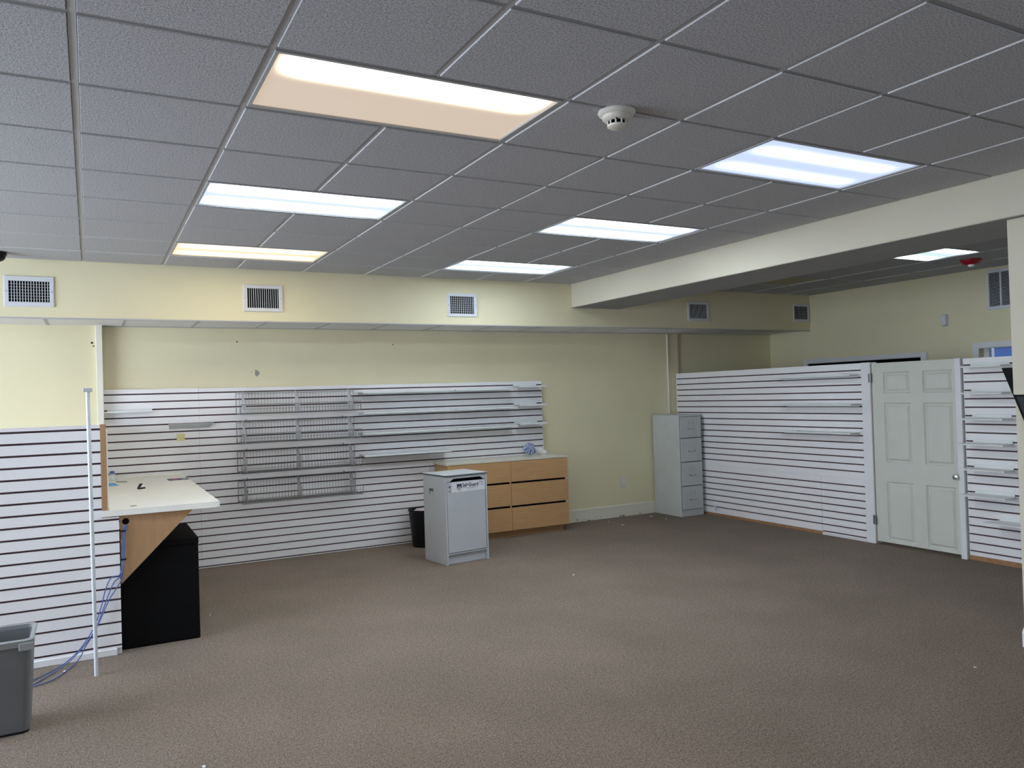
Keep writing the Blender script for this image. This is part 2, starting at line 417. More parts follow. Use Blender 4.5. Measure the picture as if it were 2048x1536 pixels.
for k in range(44):
    b = link('blind_slat', bl, w1, (0.125, 0, wh - 0.012 - k*0.0232)); b.rotation_euler = (0, math.radians(62), 0)

# ------------------------------------------------------------------ ceiling: slab, tees, tiles
ceil = tag(bpy.data.objects.new('ceiling', MB().box(XL - 0.2, XR + 0.2, YF - 0.2, YW + 0.2, H + 0.06, H + 0.2).mesh('ceiling', M['tile'])), kind='structure')
COL.objects.link(ceil)
mbf = MB().box(XL, XB0, YF, -6*U, H, H + 0.06).box(XL, XB0, -5*U, -3*U, H, H + 0.06)
for (xa_, xb_) in ((XL, -4*U), (-2*U, 0), (2*U, 4*U), (6*U, XB0)): mbf.box(xa_, xb_, -6*U, -5*U, H, H + 0.06)
mbf.box(XB1, XR, YF, 1.67 - 4*U, H, H + 0.06).build('front_ceiling_field', M['tile'], ceil)
xs = [p*U for p in range(-5, 7)]
offs = {-1: -0.006, 1: 0.007, 2: 0.004, 3: 0.007, 4: -0.002, 5: 0.025}
def gx(p): return p*U + offs.get(p, 0)
ys = [q*U for q in range(-3, 8)]
lamp_cells = {}
for (p, q) in ((0, 0), (0, 3), (0, 6), (4, 0), (4, 3), (4, 6), (-4, -3), (0, -3), (4, -3)):
    lamp_cells[(p, q)] = 1; lamp_cells[(p + 1, q)] = 1
full_tile = {}
def tile_mesh(w, d, mname='tile'):
    key = (round(w, 3), round(d, 3), mname)
    if key not in full_tile:
        b = MB(); e = 0.002
        b.loft([[(-w/2, -d/2, 0.03), (w/2, -d/2, 0.03), (w/2, d/2, 0.03), (-w/2, d/2, 0.03)],
                [(-w/2, -d/2, 0.0015), (w/2, -d/2, 0.0015), (w/2, d/2, 0.0015), (-w/2, d/2, 0.0015)],
                [(-w/2 + e, -d/2 + e, 0), (w/2 - e, -d/2 + e, 0), (w/2 - e, d/2 - e, 0), (-w/2 + e, d/2 - e, 0)]])
        me_ = b.mesh('ceiling_tile', M[mname]); me_.materials.append(M['tedge'])
        for p_ in me_.polygons:
            if abs(p_.normal.z) < 0.3: p_.material_index = 1
        full_tile[key] = me_
    return full_tile[key]
G = 0.029
def tile(xa, xb, ya, yb, z, parent, g=G, mname='tile'):
    w = xb - xa - g; d = yb - ya - g
    if w < 0.03 or d < 0.03: return
    o = link('ceiling_tile', tile_mesh(w, d, mname), parent, ((xa + xb)/2, (ya + yb)/2, z + random.uniform(-0.0008, 0.0008)))
    if abs(w - d) < 0.02: o.rotation_euler[2] = 0
    return o
TEE = 0.0125
def tees(xlist, y0, y1, z, parent):
    for x in xlist:
        MB().box(-TEE, TEE, y0, y1, 0.0065, 0.03).build('main_runner', M['tile_edge'], parent, (x, 0, z))
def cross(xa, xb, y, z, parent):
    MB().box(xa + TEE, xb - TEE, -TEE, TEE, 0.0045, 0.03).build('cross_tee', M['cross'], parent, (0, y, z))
PX = [gx(p) for p in range(-5, 8)]
idx = list(range(-5, 8))
for p in idx:
    if p in (-3, 1, 5):       # the runner is cut where a light sits
        segs = []; cur = -3*U
        for q0 in ((-3, 0, 3, 6) if p > 0 else (-3,)):
            segs.append((cur, q0*U)) if q0*U > cur else None; cur = (q0 + 1)*U
        segs.append((cur, YS))
        for a, b in segs: tees([gx(p)], a, b, H, ceil)
    else:
        tees([gx(p)], -3*U, YS, H, ceil)
for i, p in enumerate(idx):
    xa = gx(p); xb = gx(p + 1) if p < 6 else (4.275 if p == 6 else XB0)
    if p == 7: continue
    xb = XB0 if p == 6 else xb
    for q in range(-3, 8):
        ya = q*U; yb = (q + 1)*U if q < 7 else YS
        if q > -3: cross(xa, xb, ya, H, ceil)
        if (p, q) not in lamp_cells: tile(xa, xb, ya, yb, H, ceil)
for q in range(-3, 8): tile(gx(-5) - 2*U, gx(-5), q*U, (q + 1)*U if q < 7 else YS, H, ceil)
MB().box(XL, gx(-5) - 2*U, -3*U, YS, H, H + 0.06).build('side_ceiling_field', M['tile'], ceil)
# back room ceiling
bx = [XB1, 5.21, 5.82, 6.43, 7.04, 7.65, XR]; by = [1.67 + U*k for k in range(-4, 6)] + [YS]
tees(bx[1:-1], by[0], YS, H, ceil)
for i in range(len(bx) - 1):
    for j in range(len(by) - 1):
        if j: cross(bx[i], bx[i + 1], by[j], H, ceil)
        if (i, j) in ((3, 4), (3, 7)): continue
        tile(bx[i], bx[i + 1], by[j], by[j + 1], H, ceil)

# ------------------------------------------------------------------ soffit, beam, columns
sof = struct('soffit', MB().box(XL, XR, YS, YS + 0.02, ZS - 0.002, H + 0.06).box(XL, XR, YS + 0.02, YW, ZS + 0.035, H + 0.06), M['cream'])
MB().box(XL, XR, YS - 0.003, YS + 0.024, ZS - 0.006, ZS + 0.004).build('edge_angle', M['tile_edge'], sof)
MB().box(XL, XR, YW - 0.022, YW, ZS - 0.002, ZS + 0.004).build('edge_angle', M['tile_edge'], sof)
tx = [-0.304 + U*k for k in range(-10, 15)]
tx = [x for x in tx if x < XR - 0.05] + [XR]
tx[0] = XL if tx[0] < XL else tx[0]
for i in range(len(tx) - 1):
    if i: MB().box(-TEE, TEE, YS + 0.024, YW - 0.022, 0.002, 0.03).build('cross_tee', M['tile_edge'], sof, (tx[i], 0, ZS))
    tile(tx[i], tx[i + 1], YS + 0.026, YW - 0.012, ZS + 0.004, sof, 0.022, 'tile_smooth')
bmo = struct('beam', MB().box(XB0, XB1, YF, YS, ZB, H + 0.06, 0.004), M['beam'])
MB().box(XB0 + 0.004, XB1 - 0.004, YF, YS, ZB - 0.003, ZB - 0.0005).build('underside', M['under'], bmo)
struct('column_right', MB().box(4.36, 4.96, -0.55, -0.032, 1.527, ZB, 0.004).box(4.402, 4.96, -0.55, -0.020, 0, 1.527, 0.003), M['beam'])
mb = MB()
mb.prism([(4.402, 0), (4.352, 0), (4.352, 0.085), (4.362, 0.10), (4.372, 0.115), (4.402, 0.12)], 'y', -0.55, -0.035)
struct('baseboard_column', mb, M['white'])
struct('trim_1', MB().box(-0.533, -0.477, YW - 0.115, YW, 0, ZS + 0.02, 0.004), M['cream_trim'])
struct('trim_2', MB().box(6.262, 6.280, YW - 0.022, YW, 0, ZS, 0.004), M['cream_trim'])
struct('trim_3', MB().box(6.445, 6.49, YW - 0.012, YW, 0, ZS, 0.003), M['tan'])
mb = MB().prism([(YW, 0), (YW - 0.014, 0), (YW - 0.014, 0.145), (YW - 0.004, 0.155), (YW, 0.155)], 'x', 4.30, 6.262)
struct('baseboard_back', mb, M['base'])
# marks left on the back wall
mb = MB(); pts = []
for i in range(16):
    a = 2*PI*i/16; r = 0.026*(1 + 0.12*math.sin(3*a + 1)); pts.append((0.921 + r*0.85*math.cos(a), 1.918 + r*1.15*math.sin(a) + (0.008 if 0.3 < i/16 < 0.45 else 0)))
mb.prism(pts, 'y', YW - 0.002, YW + 0.001).build('filler_patch', M['stain'], wall_back)
for (x, z, r) in ((0.733, 2.24, 0.007), (2.393, 2.218, 0.006), (0.865, 1.93, 0.004)):
    MB().prism([(x + r*math.cos(2*PI*k/10), z + r*math.sin(2*PI*k/10)) for k in range(10)], 'y', YW - 0.003, YW + 0.001).build('screw_hole', M['dark'], wall_back)
for (x, z, r) in ((-0.563, 2.219, 0.009), (-0.551, 2.189, 0.006)):
    MB().prism([(x + r*math.cos(2*PI*k/10), z + r*math.sin(2*PI*k/10)) for k in range(10)], 'y', YW - 0.074, YW - 0.06).build('screw_hole', M['dark'], wl)

# ------------------------------------------------------------------ ceiling lights
def ceiling_light(label, p, q, mat):
    xa, xb = gx(p), gx(p + 2); ya, yb = q*U, (q + 1)*U
    t = thing('ceiling_light', label, 'ceiling light', ((xa + xb)/2, (ya + yb)/2, H), 0, 'ceiling lights in the tile grid')
    hx = (xb - xa)/2 - 0.013; hy = (yb - ya)/2 - 0.013; f = 0.017
    mb = MB().box(-hx, hx, -hy, -hy + f, 0.0, 0.045, 0.002).box(-hx, hx, hy - f, hy, 0.0, 0.045, 0.002)
    mb.box(-hx, -hx + f, -hy + f, hy - f, 0.0, 0.045, 0.002).box(hx - f, hx, -hy + f, hy - f, 0.0, 0.045, 0.002)
    mb.build('frame', M['tile_edge'], t)
    MB().box(-hx + f, hx - f, -hy + f, hy - f, 0.008, 0.014).build('diffuser', mat, t)
    return t
ceiling_light('large warm ceiling light nearest the camera, with one bright tube', 0, 0, M['lamp_warm_one'])
ceiling_light('cool white ceiling light between the two warm ones in the left row', 0, 3, M['lamp_cool_strong'])
ceiling_light('yellowish ceiling light close to the soffit, above the second vent', 0, 6, M['lamp_warm'])
ceiling_light('cool white ceiling light nearest the camera in the right row, past the smoke detector', 4, 0, M['lamp_cool_dim'])
ceiling_light('cool white ceiling light in the middle of the right row', 4, 3, M['lamp_cool_strong'])
ceiling_light('cool white ceiling light of the right row nearest the soffit', 4, 6, M['lamp_cool'])
t = thing('square_ceiling_light', 'small square white ceiling light in the back room beside the red alarm', 'ceiling light', (6.735, 1.67 + U/2, H))
mb = MB(); h = 0.288; f = 0.02
mb.box(-h, h, -h, -h + f, 0, 0.04).box(-h, h, h - f, h, 0, 0.04).box(-h, -h + f, -h + f, h - f, 0, 0.04).box(h - f, h, -h + f, h - f, 0, 0.04)
mb.build('frame', M['tile_edge'], t); MB().box(-h + f, h - f, -h + f, h - f, 0.006, 0.012).build('diffuser', M['lamp_small'], t)
t = thing('square_ceiling_light', 'unlit olive square light panel in the back room ceiling behind the beam', 'ceiling light', (6.735, 1.67 + U*3.5, H))
mb = MB()
mb.box(-h, h, -h, -h + f, 0, 0.04).box(-h, h, h - f, h, 0, 0.04).box(-h, -h + f, -h + f, h - f, 0, 0.04).box(h - f, h, -h + f, h - f, 0, 0.04)
mb.build('frame', M['tile_edge'], t); MB().box(-h + f, h - f, -h + f, h - f, 0.006, 0.012).build('diffuser', M['unlit'], t)

for (p, q, nm) in ((-4, -6, 'left row far behind the camera'), (-4, -3, 'left row behind the camera'), (0, -6, 'middle row far behind the camera'), (0, -3, 'middle row behind the camera'), (4, -6, 'right row far behind the camera'), (4, -3, 'right row behind the camera')):  # fixtures out of view, added to throw more light on the floor
    ceiling_light('added unseen ceiling light of the ' + nm, p, q, M['lamp_unseen'])

# ------------------------------------------------------------------ soffit vents
def vent(label, xc, zc, w, h, iw, ih, nb, cross_bars=0, tilt=0.5):
    t = thing('air_vent', label, 'air vent', (xc, YS, zc), 0, 'air vents along the soffit')
    mb = MB()
    for (a0, a1, b0, b1) in ((-w/2, w/2, ih/2, h/2), (-w/2, w/2, -h/2, -ih/2), (-w/2, -iw/2, -ih/2, ih/2), (iw/2, w/2, -ih/2, ih/2)):
        mb.box(a0, a1, -0.012, 0, b0, b1, 0.0025)
    mb.build('frame', M['vent'], t)
    MB().box(-iw/2, iw/2, -0.0015, -0.0005, -ih/2, ih/2).build('duct_opening', M['dark'], t)
    mb = MB()
    for k in range(nb):
        x = -iw/2 + iw*(k + 0.9)/(nb + 0.6)
        mb.prism([(x - 0.0025, -0.007), (x + 0.0025, -0.007), (x + 0.0025 + 0.001*tilt, -0.0035), (x - 0.0020 + 0.001*tilt, -0.0035)], 'z', -ih/2, ih/2)
    mb.build('louvers', M['vent'], t)
    if cross_bars:
        mb = MB()
        for k in range(cross_bars):
            z = -ih/2 + ih*(k + 1)/(cross_bars + 1); mb.box(-iw/2, iw/2, -0.004, -0.0018, z - 0.0020, z + 0.0020)
        mb.build('rear_blades', M['louver'], t)
    mb = MB()
    for s in (-1, 1): mb.lathe([(0.004, 0), (0.003, 0.002)], 8, (0, 0, 0))
    for s in (-1, 1):
        MB().tube([(s*(w/2 - 0.015), -0.0115, 0), (s*(w/2 - 0.015), -0.0145, 0)], 0.0045, 8).build('screw', M['louver'], t)
    return t
vent('white air vent at the far left end of the soffit', -1.012, 2.592, 0.352, 0.252, 0.288, 0.172, 14, 6)
vent('white air vent under the yellowish light, second from the left', 0.861, 2.595, 0.358, 0.250, 0.285, 0.184, 14)
vent('brightly lit white air vent left of the beam', 2.912, 2.587, 0.350, 0.247, 0.275, 0.184, 12, 7)
vent('shaded grey air vent just right of the beam', 6.185, 2.597, 0.346, 0.243, 0.282, 0.177, 15)
vent('shaded air vent by the corner, with only a few blades', 8.022, 2.62, 0.30, 0.243, 0.26, 0.177, 9)

# return grille, motion sensor and strobe in the back room
t = thing('return_grille', 'white louvred return grille high on the back room wall', 'grille', (XR, 2.065, 2.615))
w, h = 0.56, 0.44
mb = MB().box(-0.014, 0, -w/2, w/2, h/2 - 0.035, h/2, 0.003).box(-0.014, 0, -w/2, w/2, -h/2, -h/2 + 0.035, 0.003)
mb.box(-0.014, 0, -w/2, -w/2 + 0.03, -h/2 + 0.035, h/2 - 0.035).box(-0.014, 0, w/2 - 0.03, w/2, -h/2 + 0.035, h/2 - 0.035)
for yy in (0.125, -0.02, -0.16): mb.box(-0.013, 0, yy - 0.008, yy + 0.008, -h/2 + 0.035, h/2 - 0.035)
mb.build('frame', M['vent'], t)
MB().box(-0.002, 0, -w/2 + 0.03, w/2 - 0.03, -h/2 + 0.035, h/2 - 0.035).build('duct_opening', M['dark'], t)
mb = MB()
for k in range(26):
    z = -h/2 + 0.042 + k*(h - 0.085)/25
    mb.prism([(-0.010, z - 0.0035), (-0.008, z - 0.0035), (-0.004, z + 0.002), (-0.006, z + 0.002)], 'y', -w/2 + 0.03, w/2 - 0.03)
mb.build('louvers', M['vent'], t)
t = thing('motion_sensor', 'small white motion sensor on the back room wall below the grille', 'sensor', (XR, 2.835, 2.33))
MB().loft([rr for rr in [[(-d, y*s, z*s2) for (y, z) in ((-0.036, -0.05), (-0.02, -0.068), (0.02, -0.068), (0.036, -0.05), (0.036, 0.06), (0.03, 0.068), (-0.03, 0.068), (-0.036, 0.06))] for d, s, s2 in ((0, 1, 1), (0.03, 1, 1), (0.05, 0.8, 0.85))]]).build('housing', M['vent'], t)
MB().box(-0.053, -0.048, -0.016, 0.016, -0.005, 0.04, 0.004).build('lens', M['white'], t)
t = thing('alarm_strobe', 'red fire alarm strobe on the back room ceiling', 'alarm', (7.385, 2.02, H))
MB().lathe([(0.10, 0), (0.10, -0.012), (0.075, -0.045), (0.045, -0.06), (0.0, -0.062)], 24).build('housing', M['red'], t, smooth=True)
MB().lathe([(0.03, -0.058), (0.028, -0.075), (0.015, -0.082), (0, -0.083)], 14, (-0.03, -0.02, 0)).build('strobe_lens', M['white'], t, smooth=True)
t = thing('smoke_detector', 'round off-white smoke detector on the ceiling tiles', 'smoke detector', (1.492, 0.018, H))
MB().lathe([(0.082, 0.0), (0.084, -0.006), (0.078, -0.016), (0.064, -0.021)], 32).build('base', M['detector'], t, smooth=True)
MB().lathe([(0.064, -0.016), (0.064, -0.034), (0.056, -0.042), (0.042, -0.044)], 32).build('body', M['detector'], t, smooth=True)
MB().lathe([(0.036, -0.04), (0.036, -0.062)], 24).build('sensing_chamber', M['dark'], t)
mb = MB()
for k in range(10):
    a = 2*PI*k/10 + 0.2; c, s = math.cos(a), math.sin(a)
    mb.tube([(0.0405*c, 0.0405*s, -0.042), (0.0405*c, 0.0405*s, -0.063)], 0.0042, 6)
mb.build('cage_ribs', M['detector'], t)
MB().lathe([(0.044, -0.061), (0.043, -0.068), (0.036, -0.073), (0, -0.074)], 24).build('cap', M['detector'], t, smooth=True)
MB().lathe([(0.004, 0), (0.003, -0.004), (0, -0.005)], 8, (-0.030, -0.038, -0.043)).build('indicator', M['dark'], t)
t = thing('dome_camera', 'black dome camera on the ceiling at the left edge', 'camera', (-1.205, 4.50, H))
MB().lathe([(0.062, 0), (0.064, -0.02), (0.058, -0.03)], 24).build('mount', M['blackplastic'], t, smooth=True)
MB().lathe([(0.056, -0.028), (0.053, -0.048), (0.038, -0.066), (0.018, -0.075), (0, -0.077)], 24).build('dome', M['blackplastic'], t, smooth=True)

# ------------------------------------------------------------------ slatwall
def slatwall(label, origin, along, normal_sign, u0, u1, zbot, ztop, slots, raw_bottom=0.0, mat='slat', half=0.0066, depth=0.02):
    """slats run along axis 'x' (facing -y) or 'y' (facing -x); origin = face coordinate; slots = groove heights from the top"""
    if along == 'x': t = thing('slatwall', label, 'slatwall', ((u0 + u1)/2, origin, 0))
    else: t = thing('slatwall', label, 'slatwall', (origin, (u0 + u1)/2, 0))
    hw = (u1 - u0)/2
    def bx_(mb, a0, a1, d0, d1, z0, z1):
        return mb.box(a0, a1, d0, d1, z0, z1) if along == 'x' else mb.box(d0, d1, a0, a1, z0, z1)
    bx_(MB(), -hw, hw, depth*0.55, depth, zbot, ztop).build('backing', M['groove'], t)
    zs = [z for z in slots if zbot + 0.01 < z < ztop - 0.01]
    edges = [ztop] + zs + [zbot]
    for i in range(len(edges) - 1):
        za = edges[i] - (half if i else 0); zb_ = edges[i + 1] + (half if i < len(edges) - 2 else 0)
        if za - zb_ < 0.004: continue
        bx_(MB(), -hw + 0.0007, hw - 0.0007, 0, depth*0.55, zb_, za).build('slat', M[mat], t)
    if raw_bottom:
        bx_(MB(), -hw, hw, depth*0.3, depth, 0.0, zbot).build('raw_edge', M['raw'], t)
    return t
YB = 5.484
SB = [1.732 - 0.0745*k for k in range(24)]
slatwall('narrow white slatwall panel at the left end of the back wall, behind the counter', YB, 'x', 1, -0.476, 0.352, 0.004, 1.780, SB, depth=0.0290)
slatwall('wide white slatwall panel on the back wall behind the wire baskets', YB, 'x', 1, 0.3525, 2.77, 0.004, 1.776, SB, depth=0.0290)
slatwall('white slatwall panel on the back wall behind the wooden chest', YB, 'x', 1, 2.7705, 4.282, 0.004, 1.777, SB, depth=0.0290)
SP = [1.762 - 0.0749*k for k in range(24)]
zc = SP[15]
slatwall('narrow white slatwall piece of the partition in the corner behind the filing cabinet', XP, 'y', 1, 5.032, 5.489, zc, 1.835, SP)
slatwall('large upper white slatwall panel of the partition left of the door', XP, 'y', 1, 2.598, 5.031, zc, 1.835, SP)
slatwall('low white slatwall panel of the partition beside the filing cabinet', XP, 'y', 1, 3.152, 5.489, 0.035, zc - 0.0005, SP, raw_bottom=1)
slatwall('low white slatwall panel of the partition next to the door post', XP, 'y', 1, 2.598, 3.151, 0.02, zc - 0.0005, SP)
SR = [1.762 - 0.0762*k for k in range(24)]
slatwall('white slatwall bay with seven small shelves right of the door', XP + 0.004, 'y', 1, 0.30, 1.535, 0.045, 1.822, SR, raw_bottom=1)
# partition core and posts
struct('wall_partition', MB().box(XP + 0.0205, XP + 0.10, 2.53, YW, 0, 1.832).box(XP + 0.0245, XP + 0.10, -1.5, 1.56, 0, 1.818), M['white'])
struct('trim_4', MB().box(XP - 0.010, XP + 0.10, 2.492, 2.5975, 0, 1.838, 0.003), M['white'])
struct('trim_5', MB().box(XP - 0.022, XP + 0.10, 1.545, 1.600, 0, 1.828, 0.003), M['white'])
struct('trim_6', MB().box(XP - 0.012, XP + 0.0, 2.600, 3.15, 0.0, 0.018, 0.003), M['white'])

# low partition by the counter (faces the camera)
YL = 2.987
SL = [1.477 - 0.07445*k for k in range(20)]
zcut = 0.900
slatwall('tall white slatwall panel of the low counter partition at the left edge', YL, 'x', 1, -2.7, -0.536, zcut, 1.5065, SL)
slatwall('white slatwall panel of the low counter partition, beneath the counter level', YL, 'x', 1, -2.7, -0.437, 0.045, zcut - 0.0005, SL)
struct('trim_7', MB().box(-2.7, -0.465, YL - 0.014, YL + 0.02, 0, 0.045, 0.004), M['white'])
struct('wall_counter', MB().box(-2.7, -0.545, YL + 0.0205, 3.10, 0, 1.504).box(-0.545, -0.503, YL + 0.0205, 3.10, 0.95, 1.504).box(-0.545, -0.438, YL + 0.0205, 3.04, 0, 0.9), M['white'])
struct('trim_8', MB().box(-0.5355, -0.502, YL - 0.001, YL + 0.02, 0.947, 1.509, 0.001), M['woodedge'])
struct('wall_wing', MB().box(-0.531, -0.492, 3.105, YW - 0.12, 0, 1.46), M['cream_trim'])

# ------------------------------------------------------------------ door in the partition
d1 = tag(bpy.data.objects.new('door_1', None), kind='structure'); COL.objects.link(d1); d1.location = (XP, 2.035, 0)
def dl(y): return y - 2.035
pan = [((2.353, 1.731), (2.073, 1.519)), ((1.935, 1.729), (1.643, 1.521)), ((2.354, 1.424), (2.060, 0.828)), ((1.937, 1.426), (1.640, 0.837)),
       ((2.359, 0.639), (2.065, 0.050)), ((1.941, 0.641), (1.636, 0.056))]
xf = 0.008
yo, yi = dl(1.602), dl(2.484)
mb = MB()
mb.box(xf + 0.018, xf + 0.040, yo, yi, 0.030, 1.826)
zbands = [(1.826, 1.730), (1.520, 1.425), (0.832, 0.640), (0.053, 0.030)]
for za, zb_ in zbands: mb.box(xf, xf + 0.018, yo, yi, zb_, za)
ys_ = [(yo, dl(1.640)), (dl(1.937), dl(2.064)), (dl(2.356), yi)]
for (za, zb_) in ((1.730, 1.520), (1.425, 0.832), (0.640, 0.053)):
    for (ya, yb) in ys_: mb.box(xf, xf + 0.018, ya, yb, zb_, za)
mb.build('door_slab', M['door'], d1)
for (za, zb_) in ((1.730, 1.520), (1.425, 0.832), (0.640, 0.053)):
    for (ya, yb) in ((dl(1.640), dl(1.937)), (dl(2.064), dl(2.356))):
        mb = MB(); x_ = xf
        def rg(e, x): return [(x, ya + e, zb_ + e), (x, yb - e, zb_ + e), (x, yb - e, za - e), (x, ya + e, za - e)]
        mb.loft([rg(0.0, x_ + 0.0005), rg(0.012, x_ + 0.0165), rg(0.018, x_ + 0.0165), rg(0.040, x_ - 0.001)], cap0=False)
        mb.build('raised_panel', M['door'], d1)
MB().box(0.004, 0.03, dl(2.487), dl(2.496), 0.02, 1.83).build('edge_strip', M['tan'], d1)
for z in (1.678, 0.243):
    hg = MB().box(-0.013, -0.0105, dl(2.482), dl(2.512), z - 0.045, z + 0.045, 0.0008).build('hinge', M['hinge'], d1)
    MB().tube([(-0.016, dl(2.482), z - 0.047), (-0.016, dl(2.482), z + 0.047)], 0.0085, 10).build('hinge_pin', M['hinge'], hg, smooth=True)
kb = MB(); prof = [(0.011, 0.0), (0.011, 0.025), (0.024, 0.035), (0.028, 0.048), (0.024, 0.060), (0.0, 0.065)]
n = 18
rings = [[(xf - z, dl(1.614) + r*math.cos(2*PI*k/n), 0.745 + r*math.sin(2*PI*k/n)) for k in range(n)] for (r, z) in prof]
kb.loft(rings).build('door_knob', M['steel'], d1, smooth=True)

# ------------------------------------------------------------------ shelves that hook into the slots
def shelf(label, group, face, pos, w, depth, flange, inset=0.03, lip=0.020, tilt=0.0):
    """local: x along the wall 0..w, y = -depth at the front, z = 0 at the top of the plate"""
    if face == 'back': t = thing('slatwall_shelf', label, 'shelf', pos, 0, group)
    else: t = thing('slatwall_shelf', label, 'shelf', pos, -PI/2, group)
    mb = MB()
    mb.prism([(inset, 0), (0, -depth*0.35), (0, -depth), (w, -depth), (w, -depth*0.35), (w - inset, 0)], 'z', -0.004, 0)
    mb.build('plate', M['shelf'], t)
    MB().box(0, w, -depth - 0.003, -depth, -lip, 0, 0.001).build('front_lip', M['shelf'], t)
    z0, z1 = flange
    MB().box(inset, w - inset, -0.004, -0.0005, z0, z1, 0.001).build('back_flange', M['shelf'], t)
    if tilt: t.rotation_euler[0] = tilt
    return t
GB = 'white shelves on the back slatwall'
A0 = 1.955
rows = [('top', 1.698, 1.722), ('second', 1.480, 1.502), ('third', 1.262, 1.280)]
for nm, za, zc_ in rows:
    shelf(f'long white shelf next to the baskets, left of the pair in the {nm} row', GB, 'back', (A0, YB, za), 3.018 - A0, 0.215, (-0.034, 0.0), inset=0.012)
    shelf(f'long white shelf above the wooden chest, right of the pair in the {nm} row', GB, 'back', (3.036, YB, za), 3.822 - 3.036, 0.215, (-0.034, 0.0), inset=0.012)
    shelf(f'short white shelf at the right end of the back slatwall, {nm} row', GB, 'back', (3.852, YB, zc_), 0.378, 0.20, (-0.006, 0.035), inset=0.03)
shelf('long white shelf of the lowest row, ending left of the wooden chest', GB, 'back', (A0, YB, 1.024), 2.965 - A0, 0.215, (-0.034, 0.0), inset=0.012)
shelf('short white shelf high at the left end of the back slatwall', GB, 'back', (-0.458, YB, 1.575), 0.40, 0.10, (-0.004, 0.014), inset=0.008, lip=0.012)
t = thing('slatwall_shelf', 'tilted white shelf above the yellow note', 'shelf', (0.07, YB, 1.434), 0, GB)
MB().add([(0.0, -0.055, 0.0), (0.412, -0.055, 0.0), (0.374, -0.012, -0.044), (0.010, -0.012, -0.046), (0.0, -0.051, 0.003), (0.412, -0.051, 0.003), (0.374, -0.008, -0.041), (0.010, -0.008, -0.043)], [(0,1,2,3),(7,6,5,4),(0,4,5,1),(1,5,6,2),(2,6,7,3),(3,7,4,0)]).build('plate', M['tiltshelf'], t)
MB().box(0.02, 0.395, -0.050, -0.0005, -0.005, -0.002).build('back_flange', M['tiltshelf'], t)
GP = 'white shelves on the partition'
for (nm, ya, yb, z, zfl) in (('top', 3.661, 2.612, 1.722, 0), ('middle', 3.62, 2.600, 1.420, 0), ('lowest', 3.67, 2.625, 1.122, 0)):
    s = shelf(f'thin white shelf on the partition left of the door, {nm} of three', GP, 'side', (XP, ya, z), ya - yb, 0.165, (-0.032, 0.0), inset=0.03, lip=0.016)
    if nm != 'middle':
        MB().box(0.78 if nm == 'top' else 0.02, 1.0 if nm == 'top' else 0.36, -0.171, -0.1685, -0.016, 0.012, 0.001).build('tag_strip', M['white'], s)
GR = 'small white shelves in the bay right of the door'
ordn = ['highest', 'second highest', 'third from the top', 'fourth from the top', 'fifth from the top', 'second lowest']
for nm, z in zip(ordn, (1.750, 1.515, 1.288, 1.066, 0.843, 0.612)):
    shelf(f'small white shelf in the bay right of the door, {nm}', GR, 'side', (XP + 0.004, 1.492, z), 0.40, 0.195, (-0.004, 0.030), inset=0.028, lip=0.014)
shelf('small white shelf in the bay right of the door, lowest and set further right', GR, 'side', (XP + 0.004, 1.285, 0.392), 0.42, 0.195, (-0.004, 0.030), inset=0.028, lip=0.014)

# ------------------------------------------------------------------ wire baskets
def wire_basket(label, zb_):
    W_, D_, HB, HF = 1.205, 0.262, 0.215, 0.088
    t = thing('wire_basket', label, 'basket', (0.702, 5.462, zb_), 0, 'wire baskets on the back slatwall')
    r = 0.0038
    mb = MB()
    mb.tube([(0, 0, 0), (0, 0, HB), (W_, 0, HB), (W_, 0, 0), (0, 0, 0)], r, 6)
    mb.tube([(0, 0, 0), (0, -D_, 0), (W_, -D_, 0), (W_, 0, 0)], r, 6)
    mb.tube([(0, -D_, 0), (0, -D_ - 0.006, HF), (W_, -D_ - 0.006, HF), (W_, -D_, 0)], r, 6)
    mb.build('frame_wire', M['chrome'], t)
    mb = MB(); nv = 39; q = 0.0018
    for k in range(1, nv):
        x = W_*k/nv
        mb.tube([(x, 0, HB), (x, 0, 0), (x, -D_, 0), (x, -D_ - 0.006, HF)], q, 4, False)
    mb.build('upright_wires', M['chrome'], t)
    mb = MB()
    for z in (HB*0.93,): mb.tube([(0, 0.002, z), (W_, 0.002, z)], 0.0022, 5, False)
    for y in (0.2, 0.4, 0.6, 0.8): mb.tube([(0, -D_*y, 0.002), (W_, -D_*y, 0.002)], 0.0018, 5, False)
    mb.tube([(0, -D_ - 0.003, HF*0.5), (W_, -D_ - 0.003, HF*0.5)], 0.0018, 5, False)
    mb.build('long_wires', M['chrome'], t)
    for x in (0.055, 0.585, W_ - 0.065):
        prof = [(-0.006, 0.004), (-0.006, HB + 0.004), (-0.05, HB + 0.004), (-0.12, HB*0.72), (-0.205, HF + 0.03), (-0.215, HF), (-0.215, 0.004)]
        dv = MB().prism(prof, 'x', x - 0.0015, x + 0.0015).build('divider', M['divider'], t)
        MB().tube([(x, y, z) for (y, z) in prof[1:6]], 0.0022, 5).build('divider_wire', M['chrome'], dv)
    for x in (0.09, W_ - 0.12):
        MB().tube([(x, 0.018, HB + 0.008), (x, 0.004, HB + 0.010), (x, -0.004, HB + 0.002)], 0.005, 6).build('hook', M['chrome'], t)
    return t
for lb, z in (('topmost wire basket on the back slatwall', 1.512), ('second wire basket from the top on the back slatwall', 1.222),
              ('third wire basket from the top on the back slatwall', 0.928), ('lowest wire basket on the back slatwall', 0.632)):
    wire_basket(lb, z)

